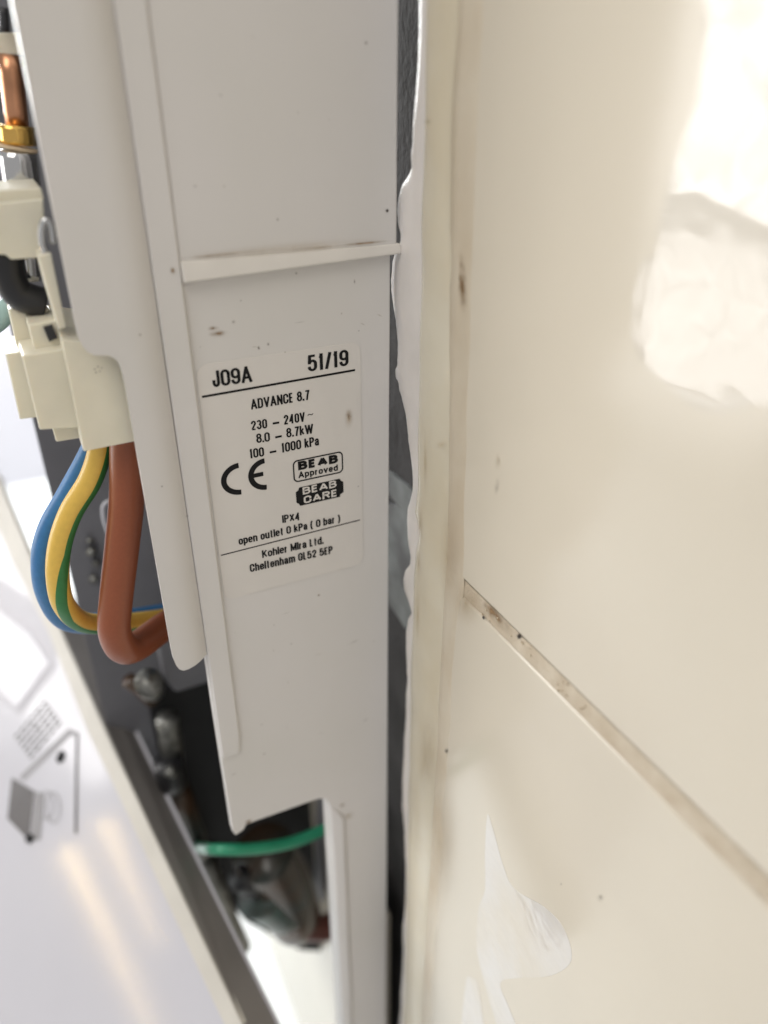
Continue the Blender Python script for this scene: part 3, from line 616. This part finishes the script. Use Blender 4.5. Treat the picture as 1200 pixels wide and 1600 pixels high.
# ------------------------------------------------------------------ the room beyond (blurred) and its window
bath = link('bathtub', box_u(-6, .59, -.5, 8.6, -4.1, -4.0), M['bath']); tag(bath, 'white bathtub floor shining far below the shower casing', 'bathtub')
rw = link('room_wall', box_u(-9, .59, 8.6, 8.9, -8, 6), M['room']); rw['kind'] = 'structure'; rw['label'] = 'pale painted wall across the bathroom'
win = thing('window', (-1.15, .45, 1.5), 'tall frosted bathroom window left of the shower', 'window')
def daylit(dim):
    gm = bpy.data.materials.new('daylit_frosted_glass'); gm.use_nodes = True; nt = gm.node_tree
    e = nt.nodes.new('ShaderNodeEmission'); nz = nt.nodes.new('ShaderNodeTexNoise'); nz.inputs['Scale'].default_value = 9; cr = nt.nodes.new('ShaderNodeMapRange')
    cr.inputs[1].default_value = .3; cr.inputs[2].default_value = .7; cr.inputs[3].default_value = 2.4 if dim else 3.4; cr.inputs[4].default_value = 4.2 if dim else 6.4
    nt.links.new(nz.outputs['Fac'], cr.inputs[0]); nt.links.new(cr.outputs[0], e.inputs['Strength']); e.inputs['Color'].default_value = (1, .98, .96, 1)
    nt.links.new(e.outputs[0], nt.nodes['Material Output'].inputs[0])
    return gm
def wbox(x0, x1, y0, y1, z0, z1):
    bm = bmesh.new(); bmesh.ops.create_cube(bm, size=1)
    for v in bm.verts: v.co = Vector(((x0 + x1) / 2 + v.co.x * (x1 - x0), (y0 + y1) / 2 + v.co.y * (y1 - y0), (z0 + z1) / 2 + v.co.z * (z1 - z0)))
    return bm
WX = -1.10; Y0, Y1, Z0, Z1 = .40, 1.00, 1.16, 1.72
link('pane', wbox(WX - .004, WX, Y0, Y1, Z0, Z1), daylit(False), win)
link('added_glow_pane', wbox(WX - .004, WX, .60, Y1,   .84, Z0 - .035), daylit(True), win)  # glowing pane added to brighten the lower part of the tile reflection
for (a, b, c, d_) in ((Y0 - .05, Y0, Z0 - .05, Z1 + .05), (Y1, Y1 + .05, Z0 - .05, Z1 + .05), (Y0, Y1, Z1, Z1 + .05), (Y0, Y1, Z0 - .05, Z0)):
    link('frame', wbox(WX - .03, WX + .02, a, b, c, d_), M['frame'], win)
link('sill', wbox(WX + .02, WX + .12, .56, Y1 + .08, .79, .84), M['frame'], win)

wm = bpy.data.materials.new('warm_streak_glow'); wm.use_nodes = True; nt = wm.node_tree; e = nt.nodes.new('ShaderNodeEmission')
e.inputs['Color'].default_value = (1, .70, .30, 1); e.inputs['Strength'].default_value = 20; nt.links.new(e.outputs[0], nt.nodes['Material Output'].inputs[0])
wl = thing('streak_bars', (-1.09, .3, 1.07), 'pair of added, unseen warm glow bars that streak the cover', 'light_helper')  # glowing bars added out of view to draw warm streaks on the cover
for p, q in (((-1.09, .36, 1.075), (-1.09, .02, .985)), ((-1.09, .36, 1.145), (-1.09, .14, 1.075))):
    link('tube', tube_bm([p, ((p[0] + q[0]) / 2, (p[1] + q[1]) / 2, (p[2] + q[2]) / 2), q], .0055, 12, 8, up=Vector((1, 0, 0)), rf=lambda t: 1 - .75 * t), wm, wl, True)  # the two added glow bars, out of view
scn.cycles.use_denoising = True
scn.cycles.max_bounces = 8
